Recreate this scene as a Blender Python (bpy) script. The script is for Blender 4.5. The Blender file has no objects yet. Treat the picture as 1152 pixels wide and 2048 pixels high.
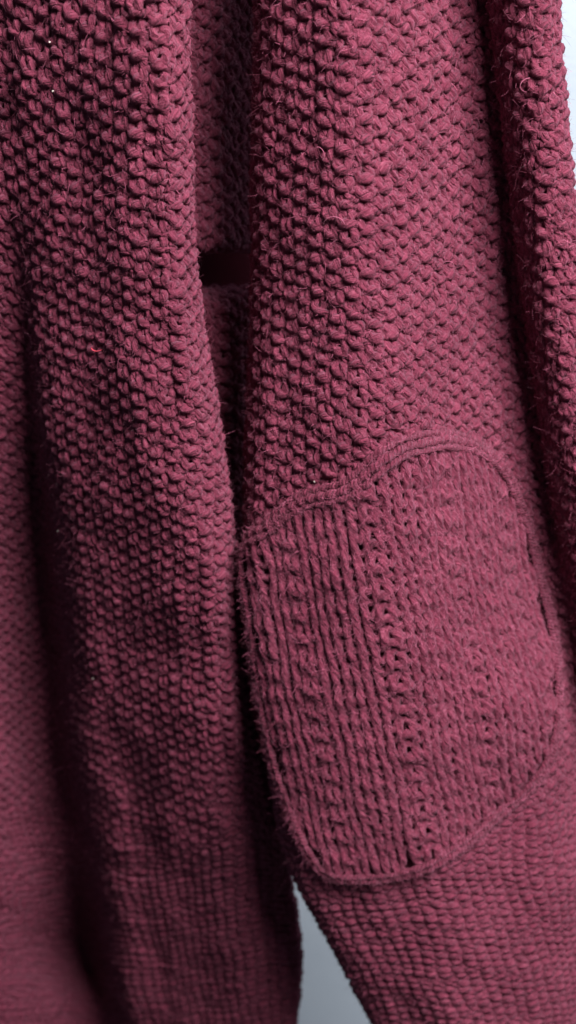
import bpy, math
import numpy as np
from mathutils import Vector

rng = np.random.default_rng(7)
SC = bpy.context.scene
COL = SC.collection

# ------------------------------------------------------------------ camera
W, H = 1152.0, 2048.0
PITCH = math.radians(27.0)          # camera looks down at the hanging garment
HALF = math.radians(18.0)           # half of the vertical field of view
DIST = 0.50                         # along the axis to the garment plane (y = 0)
TANV = math.tan(HALF)
TANH = TANV * W / H
CAM = np.array([0.0, -DIST * math.cos(PITCH), DIST * math.sin(PITCH) + 1.20])
FWD = np.array([0.0, math.cos(PITCH), -math.sin(PITCH)])
UPV = np.array([0.0, math.sin(PITCH), math.cos(PITCH)])
RGT = np.array([1.0, 0.0, 0.0])


def at(px, py, h):
    """Point of the place seen at photo pixel (px, py), h millimetres in front of the garment plane."""
    d = FWD + RGT * ((px / W * 2 - 1) * TANH) + UPV * ((1 - py / H * 2) * TANV)
    t = (-h / 1000.0 - CAM[1]) / d[1]
    return CAM + d * t


cd = bpy.data.cameras.new('camera')
cam = bpy.data.objects.new('camera', cd)
COL.objects.link(cam)
cam.location = CAM
cam.rotation_euler = (math.radians(90) - PITCH, 0, 0)
cd.sensor_fit = 'VERTICAL'
cd.sensor_height = 24.0
cd.lens = 12.0 / TANV
cd.clip_start = 0.01
cd.clip_end = 20
cd.dof.use_dof = True
fp = at(560, 480, 12)
cd.dof.focus_distance = float(np.dot(fp - CAM, FWD))
cd.dof.aperture_fstop = 8.5
SC.camera = cam

# ------------------------------------------------------------------ light
world = bpy.data.worlds.new('World')
SC.world = world
world.use_nodes = True
bg = world.node_tree.nodes['Background']
bg.inputs['Color'].default_value = (0.72, 0.82, 1.0, 1)
bg.inputs['Strength'].default_value = 0.085


def area(name, loc, target, size, power, color):
    ld = bpy.data.lights.new(name, 'AREA')
    ld.shape = 'RECTANGLE'
    ld.size, ld.size_y = size
    ld.energy = power
    ld.color = color
    o = bpy.data.objects.new(name, ld)
    COL.objects.link(o)
    o.location = loc
    o.rotation_euler = (Vector(target) - Vector(loc)).to_track_quat('-Z', 'Y').to_euler()
    return o


area('window_light', (0.35, -0.55, 1.97), (0.03, 0, 1.17), (0.42, 0.42), 30.5, (1.0, 0.98, 0.97))

SC.view_settings.view_transform = 'Standard'
SC.view_settings.look = 'None'
SC.view_settings.exposure = 0.0
SC.view_settings.gamma = 1.0


# ------------------------------------------------------------------ materials
def wool(name, base, dark, light, sheen=0.35, bump=0.5):
    m = bpy.data.materials.new(name)
    m.use_nodes = True
    nt = m.node_tree
    N, L = nt.nodes, nt.links
    p = N['Principled BSDF']
    p.inputs['Roughness'].default_value = 0.95
    p.inputs['Specular IOR Level'].default_value = 0.12
    p.inputs['Sheen Weight'].default_value = sheen
    p.inputs['Sheen Roughness'].default_value = 0.45
    p.inputs['Sheen Tint'].default_value = (1.0, 0.50, 0.70, 1)
    uv = N.new('ShaderNodeUVMap')
    uv.uv_map = 'yarn'
    sx = N.new('ShaderNodeSeparateXYZ')
    L.new(uv.outputs[0], sx.inputs[0])

    def math_(op, a, b=None):
        n = N.new('ShaderNodeMath')
        n.operation = op
        for k, v in enumerate((a, b)):
            if v is None:
                continue
            if isinstance(v, (int, float)):
                n.inputs[k].default_value = v
            else:
                L.new(v, n.inputs[k])
        return n.outputs[0]
    # coordinate that winds round the yarn: plies and fibres follow it
    wind = math_('ADD', math_('MULTIPLY', sx.outputs[0], 5.0), math_('MULTIPLY', sx.outputs[1], 3.0))
    ply = math_('SINE', math_('MULTIPLY', wind, 2 * math.pi))
    cmb = N.new('ShaderNodeCombineXYZ')
    L.new(math_('MULTIPLY', wind, 4.0), cmb.inputs[0])
    L.new(math_('MULTIPLY', sx.outputs[0], 3.0), cmb.inputs[1])
    fib = N.new('ShaderNodeTexNoise')
    fib.inputs['Scale'].default_value = 1.6
    fib.inputs['Detail'].default_value = 3
    fib.inputs['Distortion'].default_value = 0.6
    L.new(cmb.outputs[0], fib.inputs['Vector'])
    tc = N.new('ShaderNodeTexCoord')
    fine = N.new('ShaderNodeTexNoise')
    fine.inputs['Scale'].default_value = 1500
    fine.inputs['Detail'].default_value = 3
    fine.inputs['Roughness'].default_value = 0.7
    L.new(tc.outputs['Object'], fine.inputs['Vector'])
    big = N.new('ShaderNodeTexNoise')
    big.inputs['Scale'].default_value = 45
    big.inputs['Detail'].default_value = 2
    L.new(tc.outputs['Object'], big.inputs['Vector'])
    mix = math_('ADD', math_('MULTIPLY', fib.outputs[0], 0.55), math_('ADD', math_('MULTIPLY', fine.outputs[0], 0.30), math_('MULTIPLY', big.outputs[0], 0.15)))
    cr = N.new('ShaderNodeValToRGB')
    cr.color_ramp.elements[0].position = 0.36
    cr.color_ramp.elements[0].color = (*dark, 1)
    cr.color_ramp.elements[1].position = 0.66
    cr.color_ramp.elements[1].color = (*light, 1)
    e = cr.color_ramp.elements.new(0.5)
    e.color = (*base, 1)
    L.new(mix, cr.inputs[0])
    L.new(cr.outputs[0], p.inputs['Base Color'])
    hgt = math_('ADD', math_('MULTIPLY', ply, 0.28), math_('ADD', math_('MULTIPLY', fib.outputs[0], 0.9), math_('MULTIPLY', fine.outputs[0], 0.55)))
    b = N.new('ShaderNodeBump')
    b.inputs['Strength'].default_value = bump
    b.inputs['Distance'].default_value = 0.0016
    L.new(hgt, b.inputs['Height'])
    L.new(b.outputs[0], p.inputs['Normal'])
    return m


M_WOOL = wool('maroon_wool', (0.180, 0.029, 0.058), (0.090, 0.014, 0.028), (0.31, 0.072, 0.118), bump=0.9, sheen=0.12)
M_BASE_SHADED = wool('maroon_wool_shaded_ground', (0.11, 0.017, 0.034), (0.08, 0.012, 0.024), (0.14, 0.025, 0.045), sheen=0.1)  # same wool darkened: shade of the pits between stitches put into its colour


def plain(name, col, rough=0.9, sheen=0.3):
    m = bpy.data.materials.new(name)
    m.use_nodes = True
    nt = m.node_tree
    p = nt.nodes['Principled BSDF']
    p.inputs['Roughness'].default_value = rough
    p.inputs['Sheen Weight'].default_value = sheen
    p.inputs['Specular IOR Level'].default_value = 0.25
    tc = nt.nodes.new('ShaderNodeTexCoord')
    n = nt.nodes.new('ShaderNodeTexNoise')
    n.inputs['Scale'].default_value = 260
    nt.links.new(tc.outputs['Object'], n.inputs['Vector'])
    cr = nt.nodes.new('ShaderNodeValToRGB')
    cr.color_ramp.elements[0].position = 0.35
    cr.color_ramp.elements[1].position = 0.65
    cr.color_ramp.elements[0].color = (col[0] * .7, col[1] * .7, col[2] * .7, 1)
    cr.color_ramp.elements[1].color = (min(1, col[0] * 1.25), min(1, col[1] * 1.3), min(1, col[2] * 1.3), 1)
    nt.links.new(n.outputs[0], cr.inputs[0])
    nt.links.new(cr.outputs[0], p.inputs['Base Color'])
    return m


M_FUZZ = plain('maroon_fibre', (0.40, 0.095, 0.165), sheen=0.2)
M_DARK = plain('dark_maroon_fibre', (0.16, 0.03, 0.055), sheen=0.1)
M_RED = plain('red_fibre', (0.72, 0.05, 0.09))
M_LINT = plain('pale_lint', (0.62, 0.50, 0.46))

mw = bpy.data.materials.new('wall_paint')
mw.use_nodes = True
nt = mw.node_tree
p = nt.nodes['Principled BSDF']
p.inputs['Roughness'].default_value = 0.85
tc = nt.nodes.new('ShaderNodeTexCoord')
n1 = nt.nodes.new('ShaderNodeTexNoise')
n1.inputs['Scale'].default_value = 420
n1.inputs['Detail'].default_value = 5
n2 = nt.nodes.new('ShaderNodeTexNoise')
n2.inputs['Scale'].default_value = 14
n2.inputs['Detail'].default_value = 3
for n_ in (n1, n2):
    nt.links.new(tc.outputs['Object'], n_.inputs['Vector'])
cr = nt.nodes.new('ShaderNodeValToRGB')
cr.color_ramp.elements[0].position = 0.3
cr.color_ramp.elements[1].position = 0.7
cr.color_ramp.elements[0].color = (0.46, 0.53, 0.61, 1)
cr.color_ramp.elements[1].color = (0.52, 0.59, 0.67, 1)
nt.links.new(n2.outputs[0], cr.inputs[0])
nt.links.new(cr.outputs[0], p.inputs['Base Color'])
bp = nt.nodes.new('ShaderNodeBump')
bp.inputs['Strength'].default_value = 0.5
bp.inputs['Distance'].default_value = 0.0008
nt.links.new(n1.outputs[0], bp.inputs['Height'])
nt.links.new(bp.outputs[0], p.inputs['Normal'])


# ------------------------------------------------------------------ mesh helpers
def link_mesh(name, verts, quads, mat, parent=None, uvs=None, stuff=False):
    me = bpy.data.meshes.new(name)
    nv, nf = len(verts), len(quads)
    k = quads.shape[1]
    me.vertices.add(nv)
    me.vertices.foreach_set('co', np.ascontiguousarray(verts, np.float32).ravel())
    me.loops.add(nf * k)
    me.loops.foreach_set('vertex_index', quads.astype(np.int32).ravel())
    me.polygons.add(nf)
    me.polygons.foreach_set('loop_start', np.arange(0, nf * k, k, dtype=np.int32))
    me.polygons.foreach_set('loop_total', np.full(nf, k, np.int32))
    me.polygons.foreach_set('use_smooth', np.ones(nf, bool))
    if uvs is not None:
        lay = me.uv_layers.new(name='yarn')
        lay.data.foreach_set('uv', np.ascontiguousarray(uvs, np.float32).ravel())
    me.update(calc_edges=True)
    me.materials.append(mat)
    o = bpy.data.objects.new(name, me)
    COL.objects.link(o)
    if parent is not None:
        o.parent = parent
    if stuff:
        o['kind'] = 'stuff'
    return o


def smooth_noise(seed, x, y):
    """cheap smooth value noise in [-1, 1]"""
    xi, yi = np.floor(x).astype(int), np.floor(y).astype(int)
    fx, fy = x - xi, y - yi
    fx, fy = fx * fx * (3 - 2 * fx), fy * fy * (3 - 2 * fy)

    def hsh(a, b):
        v = np.sin(a * 127.1 + b * 311.7 + seed * 74.7) * 43758.5453
        return (v - np.floor(v)) * 2 - 1
    a = hsh(xi, yi) * (1 - fx) + hsh(xi + 1, yi) * fx
    b = hsh(xi, yi + 1) * (1 - fx) + hsh(xi + 1, yi + 1) * fx
    return a * (1 - fy) + b * fy


def catmull(P, n):
    """P (k, ..., d) -> n samples along the first axis through every point (centripetal-free, uniform)"""
    k = P.shape[0]
    t = np.linspace(0, k - 1, n)
    i = np.clip(np.floor(t).astype(int), 0, k - 2)
    f = (t - i).reshape((-1,) + (1,) * (P.ndim - 1))
    ext = np.concatenate([2 * P[:1] - P[1:2], P, 2 * P[-1:] - P[-2:-1]])
    p0, p1, p2, p3 = ext[i], ext[i + 1], ext[i + 2], ext[i + 3]
    return 0.5 * (2 * p1 + (p2 - p0) * f + (2 * p0 - 5 * p1 + 4 * p2 - p3) * f ** 2 + (3 * p1 - p0 - 3 * p2 + p3) * f ** 3)


class Cloth:
    """A folded sheet given by cross-sections (pixel x, height in mm) at several image rows."""
    DS = 0.0006

    def __init__(self, keys, anchor, nv=260, rough=0.0, seed=1):
        self.pys = np.array([k[0] for k in keys], float)
        P = np.array([[at(x, k[0], h) for x, h in k[1]] for k in keys])     # keys, ctrl, 3
        nu = (P.shape[1] - 1) * 24 + 1
        G = catmull(np.swapaxes(catmull(P, (len(keys) - 1) * 12 + 1), 0, 1), nu)
        G = np.swapaxes(G, 0, 1)                                            # v, u, 3
        a = anchor * 24
        dv = np.linalg.norm(np.diff(G[:, a], axis=0), axis=1)
        va = np.concatenate([[0], np.cumsum(dv)])
        self.vkey = va[::12]
        self.vlen = va[-1]
        vs = np.linspace(0, self.vlen, nv)
        idx = np.interp(vs, va, np.arange(len(va)))
        i0 = np.clip(np.floor(idx).astype(int), 0, len(va) - 2)
        f = (idx - i0)[:, None, None]
        G = G[i0] * (1 - f) + G[i0 + 1] * f
        if rough:
            uu = np.linspace(0, 1, nu)[None, :] * P.shape[1]
            vv = vs[:, None] / 0.03
            dh = smooth_noise(seed, uu * 1.3 + 0 * vv, vv * 0.9 + 0 * uu) + 0.5 * smooth_noise(seed + 5, uu * 2.7 + 0 * vv, vv * 2.3 + 0 * uu)
            G = G.copy()
            G[:, :, 1] += dh * rough
        ds = np.linalg.norm(np.diff(G, axis=1), axis=2)
        sa = np.concatenate([np.zeros((nv, 1)), np.cumsum(ds, axis=1)], axis=1)
        sa -= sa[:, a:a + 1]
        self.smin, self.smax = sa[:, 0], sa[:, -1]
        self.s0, self.s1 = sa[:, 0].min(), sa[:, -1].max()
        self.ns = int((self.s1 - self.s0) / self.DS) + 2
        sg = self.s0 + np.arange(self.ns) * self.DS
        T = np.empty((nv, self.ns, 3))
        for r in range(nv):
            for c in range(3):
                T[r, :, c] = np.interp(sg, sa[r], G[r, :, c])
            # run on straight past the sheet's sides
            for c in range(3):
                lo = sg < sa[r, 0]
                hi = sg > sa[r, -1]
                T[r, lo, c] = G[r, 0, c] + (G[r, 1, c] - G[r, 0, c]) / ds[r, 0] * (sg[lo] - sa[r, 0])
                T[r, hi, c] = G[r, -1, c] + (G[r, -1, c] - G[r, -2, c]) / ds[r, -1] * (sg[hi] - sa[r, -1])
        self.T, self.nv, self.dv = T, nv, self.vlen / (nv - 1)
        tu = np.gradient(T, axis=1)
        tv = np.gradient(T, axis=0)
        n = np.cross(tu, tv)
        n /= np.linalg.norm(n, axis=2, keepdims=True) + 1e-12
        if n[nv // 2, int(-self.s0 / self.DS), 1] > 0:
            n = -n
        self.N = n

    def look(self, A, s, v):
        x = np.clip((s - self.s0) / self.DS, 0, self.ns - 1.001)
        y = np.clip(v / self.dv, 0, self.nv - 1.001)
        xi, yi = x.astype(int), y.astype(int)
        fx, fy = (x - xi)[..., None], (y - yi)[..., None]
        return (A[yi, xi] * (1 - fx) + A[yi, xi + 1] * fx) * (1 - fy) + (A[yi + 1, xi] * (1 - fx) + A[yi + 1, xi + 1] * fx) * fy

    def pos(self, s, v):
        return self.look(self.T, s, v)

    def nor(self, s, v):
        n = self.look(self.N, s, v)
        return n / (np.linalg.norm(n, axis=-1, keepdims=True) + 1e-12)

    def v_of(self, py):
        return np.interp(py, self.pys, self.vkey)

    def lim(self, v):
        y = np.linspace(0, self.vlen, self.nv)
        return np.interp(v, y, self.smin), np.interp(v, y, self.smax)

    def base(self, name, off, parent, mat, v0=None, v1=None):
        """the sheet itself just behind the yarn, as a mesh with both faces"""
        v0 = 0 if v0 is None else v0
        v1 = self.vlen if v1 is None else v1
        nvv, nss = 110, 90
        vs = np.linspace(v0, v1, nvv)
        lo, hi = self.lim(vs)
        S = lo[:, None] + (hi - lo)[:, None] * np.linspace(0, 1, nss)[None]
        V = np.repeat(vs[:, None], nss, 1)
        P, Nn = self.pos(S, V), self.nor(S, V)
        A = (P + Nn * off).reshape(-1, 3)
        B = (P + Nn * (off - 0.0012)).reshape(-1, 3)
        g = (np.arange(nvv - 1)[:, None] * nss + np.arange(nss - 1)[None]).ravel()
        q = np.stack([g, g + 1, g + nss + 1, g + nss], 1)
        k = len(A)
        Q = [q, q[:, ::-1] + k]
        e = []
        b = list(range(nss)) + [r * nss + nss - 1 for r in range(1, nvv)] + [(nvv - 1) * nss + c for c in range(nss - 2, -1, -1)] + [r * nss for r in range(nvv - 2, 0, -1)]
        for m_, n_ in zip(b, b[1:] + b[:1]):
            e.append((m_, m_ + k, n_ + k, n_))
        Q.append(np.array(e))
        Q = np.concatenate(Q)
        VV = np.concatenate([A, B])
        uv = np.stack([np.concatenate([S.ravel(), S.ravel()]) / 0.0055, np.concatenate([V.ravel(), V.ravel()]) / 0.003], 1)
        return link_mesh(name, VV, Q, mat, parent, uv[Q.ravel()])


FZ = []      # (cloth key, centres, tangent, normal, radius) for the fuzz


def knit(cl, parent, w, r, pattern, lift=0.0, mask=None, rad=0.00128, zd=0.00112, colname='stitch_column', nt=14, ns=8, jit=1.0, warp=1.0, relief=None,
         tilt=None, slope=0.0, seed=3, v_range=None, fuzz=None, loop=1.55, ax=0.16):
    """Knit the sheet: real loops of yarn, one mesh for every column of stitches.
    w(v), r(v): stitch width and row height; pattern(i, j, v) -> +1 knit, -1 purl."""
    v0, v1 = v_range if v_range else (max(0.002, float(cl.v_of(-170))), cl.vlen - 0.002)
    rows = []
    v = v0
    while v < v1:
        rows.append(v)
        v += float(r(v))
    rows = np.array(rows)
    cols = {}
    t = np.linspace(0, 1, nt + 1)
    I, J, V = [], [], []
    for j, vj in enumerate(rows):
        lo, hi = cl.lim(vj)
        wj = float(w(vj))
        a, b = int(math.ceil(lo / wj)), int(math.floor(hi / wj))
        for i in range(a, b):
            I.append(i)
            J.append(j)
            V.append(vj)
    I, J, V = np.array(I), np.array(J), np.array(V)
    wv = w(V)
    rv = r(V)
    sc = (I + 0.5) * wv + slope * V
    vt = V + (tilt(sc, V) if tilt else 0)
    if mask is not None:
        k = mask(sc, vt)
        I, J, V, wv, rv, sc = I[k], J[k], V[k], wv[k], rv[k], sc[k]
    s0 = pattern(I, J, V)
    sl = pattern(I - 1, J, V)
    sr = pattern(I + 1, J, V)
    # loop in stitch space, (n, nt+1)
    tt = t[None, :]
    pur = np.clip(-s0, 0, 1)[:, None]
    allp = ((sl < -.3) & (sr < -.3) & (s0 < -.3))[:, None]
    ax = ax * np.where(allp, 1.25, 1 - 0.30 * pur)
    ju = smooth_noise(seed + 1, I[:, None] + tt, J[:, None] * 1.37 + 0 * tt)
    jv = smooth_noise(seed + 2, I[:, None] + tt, J[:, None] * 1.73 + 0 * tt)
    jz = smooth_noise(seed + 3, (I[:, None] + tt) * 1.0, J[:, None] * 2.11 + 0 * tt)
    s = (I[:, None] + tt + ax * np.sin(4 * np.pi * tt) + 0.12 * jit * ju) * wv[:, None] + slope * V[:, None]
    vv = V[:, None] + rv[:, None] * (loop * 0.5 * np.cos(2 * np.pi * tt) + 0.26 * jit * jv)
    wt = 0.5 - 0.5 * np.cos(2 * np.pi * tt)                   # 1 mid stitch, 0 at the ends
    edge = np.where(tt < 0.5, 0.5 * (s0 + sl)[:, None], 0.5 * (s0 + sr)[:, None])
    sg = s0[:, None] * wt ** 0.6 + edge * (1 - wt ** 0.6)
    foot = 1 - 0.75 * pur * (1 - wt)
    z = lift - sg * zd * foot * np.cos(4 * np.pi * tt) + 0.00050 * jit * jz
    # heads of purl loops stand proud and are rounder
    if relief is not None:
        z = lift + (z - lift) * relief(s, vv)
    s, vv = (s + warp * 0.0013 * smooth_noise(seed + 7, s / 0.017, vv / 0.024) + 0.0005 * smooth_noise(seed + 8, s / 0.006, vv / 0.009),
             vv + warp * 0.0012 * smooth_noise(seed + 9, s / 0.015, vv / 0.019) + 0.0005 * smooth_noise(seed + 10, s / 0.007, vv / 0.007))
    if tilt is not None:
        vv = vv + tilt(s, vv)
    P = cl.pos(s, vv)
    Nn = cl.nor(s, vv)
    C = P + Nn * z[..., None]
    T = np.gradient(C, axis=1)
    T /= np.linalg.norm(T, axis=2, keepdims=True) + 1e-12
    Bn = np.cross(T, Nn)
    Bn /= np.linalg.norm(Bn, axis=2, keepdims=True) + 1e-12
    N2 = np.cross(Bn, T)
    R = rad * np.minimum(1.0, wv / 0.0054)[:, None] ** 0.8 * (1 + 0.20 * smooth_noise(seed + 4, (I[:, None] + tt) * 2.0, J[:, None] * 1.3 + 0 * tt)) * (1 + 0.20 * pur * wt) * 0.98
    ph = np.arange(ns) / ns * 2 * np.pi
    ring = C[:, :, None, :] + R[:, :, None, None] * (np.cos(ph)[None, None, :, None] * N2[:, :, None, :] * 0.92 + np.sin(ph)[None, None, :, None] * Bn[:, :, None, :] * 1.08)
    k = np.arange(nt)[:, None]
    m = np.arange(ns)[None]
    q = np.stack([k * ns + m, (k + 1) * ns + m, (k + 1) * ns + (m + 1) % ns, k * ns + (m + 1) % ns], -1).reshape(-1, 4)
    uu = np.stack([np.broadcast_to(t[k.repeat(ns, 1)], (nt, ns)), np.broadcast_to(t[(k + 1).repeat(ns, 1)], (nt, ns)),
                   np.broadcast_to(t[(k + 1).repeat(ns, 1)], (nt, ns)), np.broadcast_to(t[k.repeat(ns, 1)], (nt, ns))], -1).reshape(-1, 4)
    mm = np.broadcast_to(m / ns, (nt, ns))
    vvv = np.stack([mm, mm, mm + 1 / ns, mm + 1 / ns], -1).reshape(-1, 4)
    per = (nt + 1) * ns
    for c in np.unique(I):
      whole = np.where(I == c)[0]
      for sel in np.split(whole, np.where(np.diff(J[whole]) > 1)[0] + 1):
        vtx = ring[sel].reshape(-1, 3)
        Q = (q[None] + (np.arange(len(sel)) * per)[:, None, None]).reshape(-1, 4)
        U = (uu[None] + (I[sel] + J[sel] * 7.31)[:, None, None])
        UV = np.stack([U, np.broadcast_to(vvv[None], U.shape)], -1).reshape(-1, 2)
        link_mesh(colname, vtx, Q, M_WOOL, parent, UV)
    if fuzz is not None:
        fuzz.append((C.reshape(-1, 3), T.reshape(-1, 3), N2.reshape(-1, 3), Bn.reshape(-1, 3), R.reshape(-1)))
    return len(I)


def fibres(name, src, n, parent, mat, lmin, lmax, wid, lay=0.8, seg=4, outw=0.24, stuff=True):
    """n loose fibres: short curved tapering blades rooted on the yarn"""
    C = np.concatenate([a[0] for a in src])
    T = np.concatenate([a[1] for a in src])
    N = np.concatenate([a[2] for a in src])
    B = np.concatenate([a[3] for a in src])
    R = np.concatenate([a[4] for a in src])
    k = rng.integers(0, len(C), n)
    C, T, N, B, R = C[k], T[k], N[k], B[k], R[k]
    ph = rng.normal(0, 0.75, n)[:, None]
    rad = np.cos(ph) * N + np.sin(ph) * B
    circ = -np.sin(ph) * N + np.cos(ph) * B
    root = C + rad * (R * 0.93)[:, None]
    sg = np.where(rng.random(n) < 0.5, 1, -1)[:, None]
    d = (T + circ * rng.normal(0.55, 0.35, n)[:, None]) * sg * lay + rad * np.abs(rng.normal(outw * 0.8, outw * 0.6, n))[:, None] + rng.normal(0, 0.35, (n, 3))
    d /= np.linalg.norm(d, axis=1, keepdims=True)
    L = rng.uniform(lmin, lmax, n)[:, None]
    bend = rng.normal(0, 1, (n, 3)) * 0.9 - rad * 0.7
    bend2 = rng.normal(0, 1, (n, 3)) * 0.7
    t = np.linspace(0, 1, seg + 1)
    P = np.stack([root + d * L * x + bend * L * 0.5 * x * x + bend2 * L * 0.5 * x ** 3 for x in t], 1)
    side = np.cross(d, rad + rng.normal(0, 0.5, (n, 3)))
    side /= np.linalg.norm(side, axis=1, keepdims=True) + 1e-9
    wd = (wid * rng.uniform(0.6, 1.3, n))[:, None, None] * (1.0 - 0.6 * t)[None, :, None]
    V = np.stack([P - side[:, None] * wd * 0.5, P + side[:, None] * wd * 0.5], 2)       # n, seg+1, 2, 3
    a = np.arange(seg)
    q = np.stack([a * 2, a * 2 + 1, a * 2 + 3, a * 2 + 2], 1)
    Q = (q[None] + (np.arange(n) * (seg + 1) * 2)[:, None, None]).reshape(-1, 4)
    return link_mesh(name, V.reshape(-1, 3), Q, mat, parent, stuff=stuff)


def empty(name, parent=None, loc=(0, 0, 0)):
    o = bpy.data.objects.new(name, None)
    COL.objects.link(o)
    o.location = loc
    if parent:
        o.parent = parent
    return o


# ------------------------------------------------------------------ wall
def build_wall():
    y = 0.34
    nx, nz = 2, 2
    v = np.array([(-0.9, y, 0.3), (0.9, y, 0.3), (0.9, y, 2.3), (-0.9, y, 2.3),
                  (-0.9, y + .1, 0.3), (0.9, y + .1, 0.3), (0.9, y + .1, 2.3), (-0.9, y + .1, 2.3)])
    q = np.array([(0, 1, 2, 3), (5, 4, 7, 6), (4, 0, 3, 7), (1, 5, 6, 2), (3, 2, 6, 7), (4, 5, 1, 0)])
    o = link_mesh('wall', v, q, mw)
    for pl in o.data.polygons:
        pl.use_smooth = False
    o['kind'] = 'structure'


build_wall()

# ------------------------------------------------------------------ the sweater
sweater = empty('knitted_sweater')
sweater['label'] = 'maroon chunky wool sweater hanging in folds, its sleeve bearing a ribbed oval elbow patch'
sweater['category'] = 'sweater'

BODY = Cloth([
    (-1400, [(-170, -36), (-70, -22), (0, -15), (70, -9), (150, -2), (250, 10), (319, 13), (357, 2), (355, -12), (333, -42)]),
    (-800, [(-170, -36), (-70, -22), (0, -15), (70, -9), (150, -2), (250, 10), (319, 13), (357, 2), (355, -12), (333, -42)]),
    (-260, [(-170, -36), (-70, -22), (0, -15), (70, -9), (150, -2), (250, 10), (319, 13), (357, 2), (355, -12), (333, -42)]),
    (0, [(-165, -36), (-65, -22), (5, -17), (80, -10), (158, -2), (255, 10), (325, 13), (363, 2), (361, -12), (338, -42)]),
    (300, [(-160, -38), (-60, -25), (15, -21), (80, -13), (160, -3), (262, 10), (332, 13), (371, 2), (369, -12), (346, -42)]),
    (560, [(-150, -40), (-50, -30), (40, -29), (88, -17), (168, -5), (275, 10), (340, 13), (382, 2), (380, -12), (364, -44)]),
    (830, [(-157, -43), (-47, -38), (66, -47), (104, -20), (186, -6), (295, 9), (380, 12), (425, 1), (424, -14), (408, -46)]),
    (1100, [(-164, -56), (-71, -45), (80, -69), (140, -28), (216, -13), (325, 3), (412, 9), (461, -1), (458, -15), (440, -46)]),
    (1400, [(-170, -72), (-62, -54), (94, -88), (172, -41), (246, -28), (345, -13), (435, -5), (486, -12), (482, -25), (465, -54)]),
    (1700, [(-170, -93), (-37, -68), (126, -103), (212, -60), (288, -48), (382, -34), (485, -24), (560, -29), (556, -41), (535, -69)]),
    (1900, [(-170, -104), (-22, -79), (162, -142), (246, -72), (325, -61), (410, -47), (510, -36), (590, -39), (588, -50), (566, -78)]),
    (2060, [(-170, -112), (-17, -87), (192, -118), (280, -80), (355, -69), (435, -55), (520, -45), (580, -46), (577, -58), (556, -86)]),
    (2330, [(-170, -126), (-2, -131), (234, -130), (318, -124), (395, -82), (460, -69), (530, -60), (558, -61), (555, -72), (538, -100)]),
], anchor=5, rough=0.0020, seed=3)

SLEEVE = Cloth([
    (-1400, [(538, -46), (524, -11), (580, 3), (690, 13), (794, 0), (882, -16), (959, -15), (980, -5), (1032, 3), (1096, 0), (1088, -18)]),
    (-800, [(538, -46), (524, -11), (580, 3), (690, 13), (794, 0), (882, -16), (959, -15), (980, -5), (1032, 3), (1096, 0), (1088, -18)]),
    (-260, [(538, -46), (524, -11), (580, 3), (690, 13), (794, 0), (882, -16), (959, -15), (980, -5), (1032, 3), (1096, 0), (1088, -18)]),
    (0, [(538, -46), (524, -11), (590, 4), (702, 14), (814, 1), (904, -16), (978, -17), (998, -6), (1048, 4), (1106, 0), (1098, -18)]),
    (300, [(533, -45), (518, -10), (590, 5), (712, 16), (832, 2), (932, -16), (1012, -18), (1028, -6), (1074, 5), (1130, 1), (1122, -17)]),
    (600, [(530, -44), (516, -9), (590, 7), (725, 18), (856, 3), (964, -16), (1046, -19), (1062, -6), (1108, 5), (1165, 2), (1158, -16)]),
    (900, [(520, -41), (504, -5), (580, 11), (742, 22), (894, 7), (1012, -13), (1088, -16), (1106, -4), (1154, 7), (1215, 1), (1208, -13)]),
    (1150, [(520, -38), (501, -1), (574, 14), (765, 25), (923, 10), (1048, -10), (1116, -12), (1159, -1), (1215, 10), (1265, 3), (1255, -10)]),
    (1400, [(550, -35), (532, 2), (604, 17), (795, 27), (964, 18), (1084, 6), (1146, -11), (1205, -3), (1255, 10), (1310, 5), (1300, -7)]),
    (1600, [(575, -33), (560, 4), (638, 19), (820, 27), (979, 19), (1097, 10), (1164, -1), (1230, 3), (1280, 11), (1330, 7), (1322, -5)]),
    (1760, [(622, -29), (604, 7), (695, 20), (850, 27), (1005, 23), (1103, 19), (1180, 7), (1240, 8), (1290, 11), (1345, 9), (1338, -3)]),
    (2060, [(780, -25), (762, 11), (834, 23), (945, 28), (1040, 25), (1108, 22), (1180, 12), (1245, 13), (1300, 14), (1360, 13), (1352, 1)]),
    (2330, [(912, -22), (896, 14), (945, 26), (1010, 30), (1080, 28), (1128, 25), (1190, 15), (1250, 16), (1310, 17), (1370, 16), (1362, 4)]),
], anchor=3, rough=0.0014, seed=11)

INNER = Cloth([
    (-1400, [(325, -54), (370, -48), (430, -56), (485, -72), (530, -84)]),
    (-800, [(325, -54), (370, -48), (430, -56), (485, -72), (530, -84)]),
    (-260, [(325, -54), (370, -48), (430, -56), (485, -72), (530, -84)]),
    (0, [(330, -54), (375, -48), (435, -56), (490, -72), (535, -84)]),
    (300, [(335, -53), (380, -46), (440, -54), (495, -71), (540, -84)]),
    (470, [(340, -50), (385, -42), (445, -50), (498, -68), (540, -82)]),
    (492, [(340, -53), (385, -45), (445, -53), (498, -70), (540, -82)]),
    (500, [(340, -60), (385, -54), (445, -60), (498, -74), (540, -84)]),
], anchor=2, nv=120, seed=21)

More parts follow.
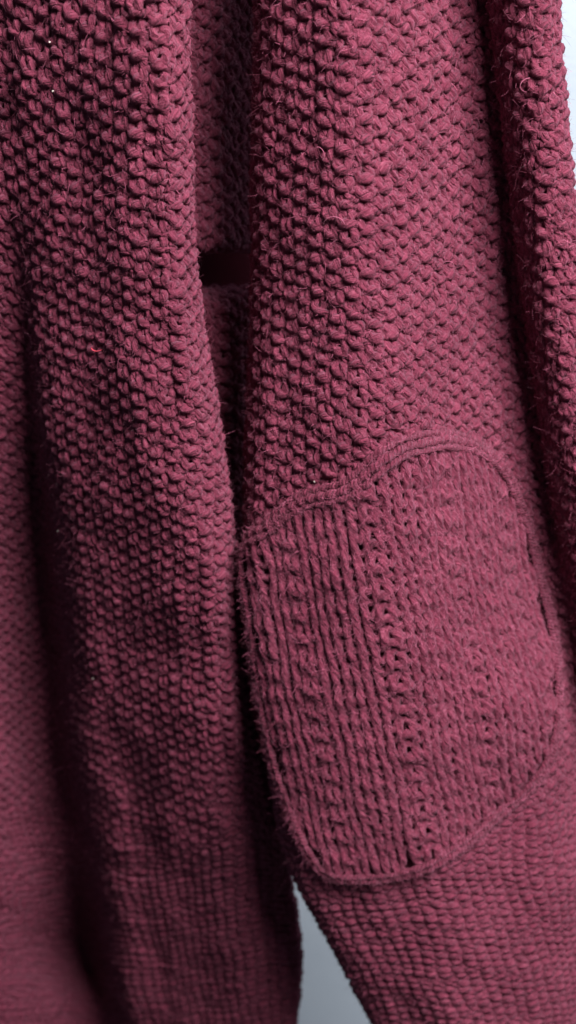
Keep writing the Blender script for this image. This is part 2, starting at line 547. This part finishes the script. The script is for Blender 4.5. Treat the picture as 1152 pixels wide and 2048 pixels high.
DEEP = Cloth([
    (585, [(350, -88), (400, -86), (450, -86), (500, -86), (560, -86)]),
    (590, [(350, -60), (400, -54), (450, -54), (505, -60), (560, -72)]),
    (660, [(360, -50), (410, -44), (455, -45), (505, -54), (560, -68)]),
    (900, [(380, -48), (430, -42), (470, -45), (510, -54), (560, -68)]),
    (1200, [(400, -52), (450, -48), (490, -52), (530, -62), (580, -70)]),
    (1450, [(425, -52), (470, -50), (508, -52), (550, -58), (590, -64)]),
    (1650, [(470, -60), (505, -58), (545, -58), (580, -60), (598, -64)]),
], anchor=2, nv=180, seed=31)

BACK = Cloth([
    (-1400, [(260, -110), (400, -109), (520, -110), (640, -111)]),
    (-800, [(260, -110), (400, -109), (520, -110), (640, -111)]),
    (-260, [(260, -110), (400, -109), (520, -110), (640, -111)]),
    (300, [(260, -110), (400, -109), (520, -110), (640, -111)]),
    (900, [(260, -110), (400, -109), (520, -110), (640, -111)]),
    (1400, [(260, -110), (400, -109), (500, -110), (600, -111)]),
], anchor=1, nv=80, seed=41)


def vf(cl, tab):
    vs = np.array([cl.v_of(p_) for p_, _ in tab])
    ys = np.array([y for _, y in tab])
    return lambda v: np.interp(v, vs, ys)


def seed_then_purl(cl, py, span=0.02):
    vp = cl.v_of(py)

    def f(i, j, v):
        sd = np.where((i + j) % 2 == 0, 1.0, -1.0)
        edge_v = vp + span * smooth_noise(9, np.asarray(i) / 2.3, np.asarray(i) * 0.0) + 0.5 * span * smooth_noise(4, np.asarray(i) * 1.0, np.asarray(j) / 3.0)
        k = np.clip((edge_v - v) / span + 0.5, 0, 1)
        return np.where(sd > 0, -1.0 + 2.0 * k, -1.0)
    return f


# body
w_b = vf(BODY, [(0, .0060), (300, .0053), (700, .0049), (1300, .0049), (1600, .0052), (2000, .0048)])
r_b = vf(BODY, [(0, .0029), (300, .0026), (700, .0025), (1300, .0027), (1600, .0034), (2000, .0037)])
body = BODY.base('front_panel', -0.0016, sweater, M_BASE_SHADED)
v16 = BODY.v_of(1450)


def tilt_b(s, v):
    k = np.clip((v - v16) / 0.08, 0, 1)
    return -k * 0.30 * np.clip(s - 0.004, 0, 0.05) + 0.0012 * np.sin(s * 90 + v * 20)


fb = []
n1_ = knit(BODY, body, w_b, r_b, seed_then_purl(BODY, 1640, 0.03), fuzz=fb, seed=3, tilt=tilt_b)

# sleeve and the folded side strip beyond it
w_s = vf(SLEEVE, [(0, .0055), (900, .0052), (1500, .0056), (1750, .0047), (2000, .0045)])
r_s = vf(SLEEVE, [(0, .0026), (900, .0026), (1500, .0031), (1750, .0031), (2000, .0032)])
sleeve = SLEEVE.base('sleeve', -0.0016, sweater, M_BASE_SHADED)

# outline of the elbow patch, on the sleeve
OUT = [(500, 1125), (508, 1075), (545, 1030), (608, 993), (692, 955), (765, 898), (850, 864), (925, 878), (988, 925), (1036, 1008),
       (1074, 1112), (1098, 1250), (1106, 1395), (1097, 1500), (1055, 1576), (992, 1642), (900, 1708), (800, 1750),
       (704, 1757), (642, 1732), (604, 1672), (574, 1585), (548, 1470), (526, 1330), (508, 1210)]


def nearest_sv(cl, px, py):
    """(s, v) of the sheet under a photo pixel, by projecting the sheet's table"""
    if not hasattr(cl, 'proj'):
        d = cl.T - CAM
        z = d @ FWD
        cl.proj = np.stack([((d @ RGT) / z / TANH + 1) / 2 * W, (1 - (d @ UPV) / z / TANV) / 2 * H], -1)
        cl.front = np.einsum('ijk,ijk->ij', cl.N, d) < 0
    e = ((cl.proj - (px, py)) ** 2).sum(-1) + (~cl.front) * 1e4
    i, j = np.unravel_index(np.argmin(e), e.shape)
    return cl.s0 + j * cl.DS, i * cl.dv


poly = np.array([nearest_sv(SLEEVE, *p_) for p_ in OUT])


def loop_smooth(P, n):
    k = len(P)
    Q = np.concatenate([P[-2:], P, P[:3]])
    t = np.linspace(0, k, n, endpoint=False)
    i = t.astype(int)
    f = (t - i)[:, None]
    p0, p1, p2, p3 = Q[i + 1], Q[i + 2], Q[i + 3], Q[i + 4]
    return 0.5 * (2 * p1 + (p2 - p0) * f + (2 * p0 - 5 * p1 + 4 * p2 - p3) * f ** 2 + (3 * p1 - p0 - 3 * p2 + p3) * f ** 3)


ring_ = loop_smooth(poly, 360)
for _ in range(6):
    ring_ = 0.5 * ring_ + 0.25 * (np.roll(ring_, 1, 0) + np.roll(ring_, -1, 0))
tg = np.roll(ring_, -1, 0) - np.roll(ring_, 1, 0)
tg /= np.linalg.norm(tg, axis=1, keepdims=True)
inw = np.stack([-tg[:, 1], tg[:, 0]], 1)
cen = ring_.mean(0)
inw *= np.sign(((cen - ring_) * inw).sum(1))[:, None]


def sdist(s, v):
    """signed distance inside (+) the patch outline"""
    pts = np.stack([s, v], -1)
    d2 = ((pts[:, None, :] - ring_[None]) ** 2).sum(-1)
    k = d2.argmin(1)
    side = ((pts - ring_[k]) * inw[k]).sum(1)
    return np.sign(side) * np.sqrt(d2[np.arange(len(pts)), k])


VP = float(SLEEVE.v_of(1650))
fs = []
n2_ = knit(SLEEVE, sleeve, w_s, r_s, seed_then_purl(SLEEVE, 1560, 0.012), fuzz=fs, seed=13,
           mask=lambda s, v: sdist(s, v) < 0.004,
           relief=lambda s, v: 1 - 0.25 * np.clip((v - VP) / 0.02, 0, 1) - 0.25 * np.clip((s - 0.052) / 0.012, 0, 1), tilt=lambda s, v: 0.0011 * np.sin(s * 80 + v * 25))

# elbow patch: raised layer with ribs, edged by a sewn border of cords
LIFT = 0.0030


def patch_base():
    k = np.linspace(0.0, 1, 24)
    rr = cen + (ring_ + inw * 0.0012 - cen)[:, None, :] * k[None, :, None]      # 360, 24, 2
    P = SLEEVE.pos(rr[..., 0], rr[..., 1]) + SLEEVE.nor(rr[..., 0], rr[..., 1]) * (LIFT - 0.0019)
    A = P.reshape(-1, 3)
    B = (P - SLEEVE.nor(rr[..., 0], rr[..., 1]) * 0.0015).reshape(-1, 3)
    n, m = 360, 24
    a, b = np.meshgrid(np.arange(n), np.arange(m - 1), indexing='ij')
    a2 = (a + 1) % n
    q = np.stack([a * m + b, a2 * m + b, a2 * m + b + 1, a * m + b + 1], -1).reshape(-1, 4)
    e = np.stack([np.arange(n) * m + m - 1, (np.arange(n) + 1) % n * m + m - 1, (np.arange(n) + 1) % n * m + m - 1 + n * m, np.arange(n) * m + m - 1 + n * m], 1)
    Q = np.concatenate([q, q[:, ::-1] + n * m, e])
    uv = np.concatenate([rr.reshape(-1, 2)] * 2) / 0.004
    return link_mesh('elbow_patch', np.concatenate([A, B]), Q, M_BASE_SHADED, sweater, uv[Q.ravel()])


patch = patch_base()
patch['label'] = 'oval ribbed elbow patch with a corded edge'
w_p = lambda v: np.full_like(np.asarray(v, float), .0068)
r_p = lambda v: np.full_like(np.asarray(v, float), .0042)


def pat_patch(i, j, v):
    return np.where(i % 2 == 0, 0.30, np.where((j + (i // 2) % 2) % 2 == 0, np.where(i % 4 == 1, -0.55, -0.1), 0.45))


fpch = []
vp0, vp1 = ring_[:, 1].min() - .003, ring_[:, 1].max() + .003
n3_ = knit(SLEEVE, patch, w_p, r_p, pat_patch, lift=LIFT, fuzz=fpch, seed=23, rad=0.00142, zd=0.0015, colname='rib', nt=16, jit=0.30, warp=0.3,
           mask=lambda s, v: sdist(s, v) > 0.0046, slope=0.05, v_range=(vp0, vp1), tilt=lambda s, v: 0.0014 * smooth_noise(77, s / 0.0075, v / 0.03), loop=1.75, ax=0.085)
print('stitches', n1_, n2_, n3_)


def tube_along(name, sv, lift, rad, parent, ns=10, wob=0.0, seed=1, fuzz=None, mat=None, step=0.004, pulse=0.20):
    """closed tube on the sleeve following sv, swelling with each stitch"""
    n = len(sv)
    P = SLEEVE.pos(sv[:, 0], sv[:, 1])
    Nn = SLEEVE.nor(sv[:, 0], sv[:, 1])
    ln = np.concatenate([[0], np.cumsum(np.linalg.norm(np.diff(P, axis=0), axis=1))])
    C = P + Nn * (lift + wob * smooth_noise(seed, ln / 0.006, ln * 0))[:, None]
    T = np.roll(C, -1, 0) - np.roll(C, 1, 0)
    T /= np.linalg.norm(T, axis=1, keepdims=True)
    B = np.cross(T, Nn)
    B /= np.linalg.norm(B, axis=1, keepdims=True)
    sv = sv + 0.0005 * np.stack([smooth_noise(seed + 5, ln / 0.008, ln * 0), smooth_noise(seed + 6, ln / 0.008, ln * 0)], 1)
    R = rad * (1 + pulse * np.sin(ln / step * 2 * np.pi) + 0.08 * smooth_noise(seed + 2, ln / 0.003, ln * 0))
    ph = np.arange(ns) / ns * 2 * np.pi
    V = C[:, None] + R[:, None, None] * (np.cos(ph)[None, :, None] * Nn[:, None] + np.sin(ph)[None, :, None] * B[:, None])
    a, b = np.meshgrid(np.arange(n), np.arange(ns), indexing='ij')
    a2, b2 = (a + 1) % n, (b + 1) % ns
    Q = np.stack([a * ns + b, a2 * ns + b, a2 * ns + b2, a * ns + b2], -1).reshape(-1, 4)
    U0, U1 = ln[a] / 0.006, np.where(a2 == 0, ln[a] + (ln[1] - ln[0]), ln[a2]) / 0.006
    uv = np.stack([np.stack([U0, b / ns], -1), np.stack([U1, b / ns], -1), np.stack([U1, (b + 1) / ns], -1), np.stack([U0, (b + 1) / ns], -1)], 2).reshape(-1, 2)
    if fuzz is not None:
        fuzz.append((C, T, Nn, B, R))
    return link_mesh(name, V.reshape(-1, 3), Q, mat or M_WOOL, parent, uv)


def resample(P, n):
    Q = np.concatenate([P, P[:1]])
    L = np.concatenate([[0], np.cumsum(np.linalg.norm(np.diff(Q, axis=0), axis=1))])
    t = np.linspace(0, L[-1], n, endpoint=False)
    return np.stack([np.interp(t, L, Q[:, 0]), np.interp(t, L, Q[:, 1])], 1)


fcord = []
for k_, (ins, lf, rd) in enumerate(((0.0000, 0.0017, 0.0011), (0.0019, 0.0036, 0.0013), (0.0040, 0.0041, 0.0010))):
    tube_along('border_cord', resample(ring_ + inw * ins, 900), lf, rd, patch, seed=50 + k_, wob=0.0003, fuzz=fcord, step=0.0035 + 0.0003 * k_)

# the layers seen in the slot between body and sleeve
inner = INNER.base('inner_facing', -0.0016, sweater, M_BASE_SHADED)
w_i = lambda v: np.full_like(np.asarray(v, float), .0055)
r_i = lambda v: np.full_like(np.asarray(v, float), .0030)
fi = []
knit(INNER, inner, w_i, r_i, lambda i, j, v: np.where((i + j) % 2 == 0, 1.0, -1.0), fuzz=fi, seed=33)
deep = DEEP.base('side_panel', -0.0016, sweater, M_BASE_SHADED)
knit(DEEP, deep, w_i, r_i, lambda i, j, v: np.where((i + j) % 2 == 0, 1.0, -1.0), fuzz=fi, seed=43)
BACK.base('back_panel', 0.0, sweater, M_BASE_SHADED)

# ------------------------------------------------------------------ wool fuzz
for src, n_, par in ((fb, 70000, body), (fs, 70000, sleeve), (fpch + fcord, 42000, patch), (fi, 5000, inner)):
    ow = 0.08 if par is patch else 0.24
    fibres('wool_fuzz', src, n_, par, M_FUZZ, .0008, .0023, .00009, outw=ow)
    fibres('wool_fuzz', src, n_ // 2, par, M_DARK, .0008, .0026, .00011, outw=ow)
fibres('flyaway_fibres', fb + fs, 300, sweater, M_FUZZ, .003, .0075, .00008, seg=8, outw=0.45)


def stray(px, py, cl, length, mat, width, name, parent, curl=1.0):
    s, v = nearest_sv(cl, px, py)
    s, v = np.array([s]), np.array([v])
    P, Nn = cl.pos(s, v)[0], cl.nor(s, v)[0]
    n, m = 14, 6
    t = np.linspace(0, 1, n)
    a0 = rng.uniform(0, 6.28)
    ang = a0 + curl * (t - .5) * 2.4
    d = np.stack([np.cos(ang), 0 * t, np.sin(ang)], 1)
    C = P + Nn * 0.0030 + np.cumsum(d, 0) * length / n + Nn[None] * (np.sin(t * 3.1) * length * 0.15)[:, None]
    T = np.gradient(C, axis=0)
    T /= np.linalg.norm(T, axis=1, keepdims=True)
    B = np.cross(T, Nn[None])
    B /= np.linalg.norm(B, axis=1, keepdims=True) + 1e-9
    N2 = np.cross(B, T)
    ph = np.arange(m) / m * 2 * np.pi
    V = C[:, None] + width * 0.5 * (1 - 0.5 * t)[:, None, None] * (np.cos(ph)[None, :, None] * N2[:, None] + np.sin(ph)[None, :, None] * B[:, None])
    a, b = np.meshgrid(np.arange(n - 1), np.arange(m), indexing='ij')
    Q = np.stack([a * m + b, (a + 1) * m + b, (a + 1) * m + (b + 1) % m, a * m + (b + 1) % m], -1).reshape(-1, 4)
    return link_mesh(name, V.reshape(-1, 3), Q, mat, parent)


o = stray(196, 697, BODY, .005, M_RED, .00028, 'stray_fibre', body, 0.6)
o['label'] = 'bright red stray fibre'
for px, py, cl, L_ in ((655, 310, SLEEVE, .006), (690, 450, SLEEVE, .009), (1075, 150, SLEEVE, .006), (890, 530, SLEEVE, .008),
                       (75, 700, BODY, .008), (1090, 925, SLEEVE, .008)):
    stray(px, py, cl, L_, M_FUZZ, .00020, 'stray_fibre', body if cl is BODY else sleeve, 1.2)
for px, py, cl in ((118, 72, BODY), (124, 182, BODY), (485, 1110, SLEEVE), (640, 955, SLEEVE), (195, 1347, BODY), (132, 1056, BODY)):
    stray(px, py, cl, .0009, M_LINT, .00030, 'lint_speck', body if cl is BODY else sleeve, 2.0)

print('tris', sum(len(o.data.polygons) * 2 for o in SC.objects if o.type == 'MESH'))
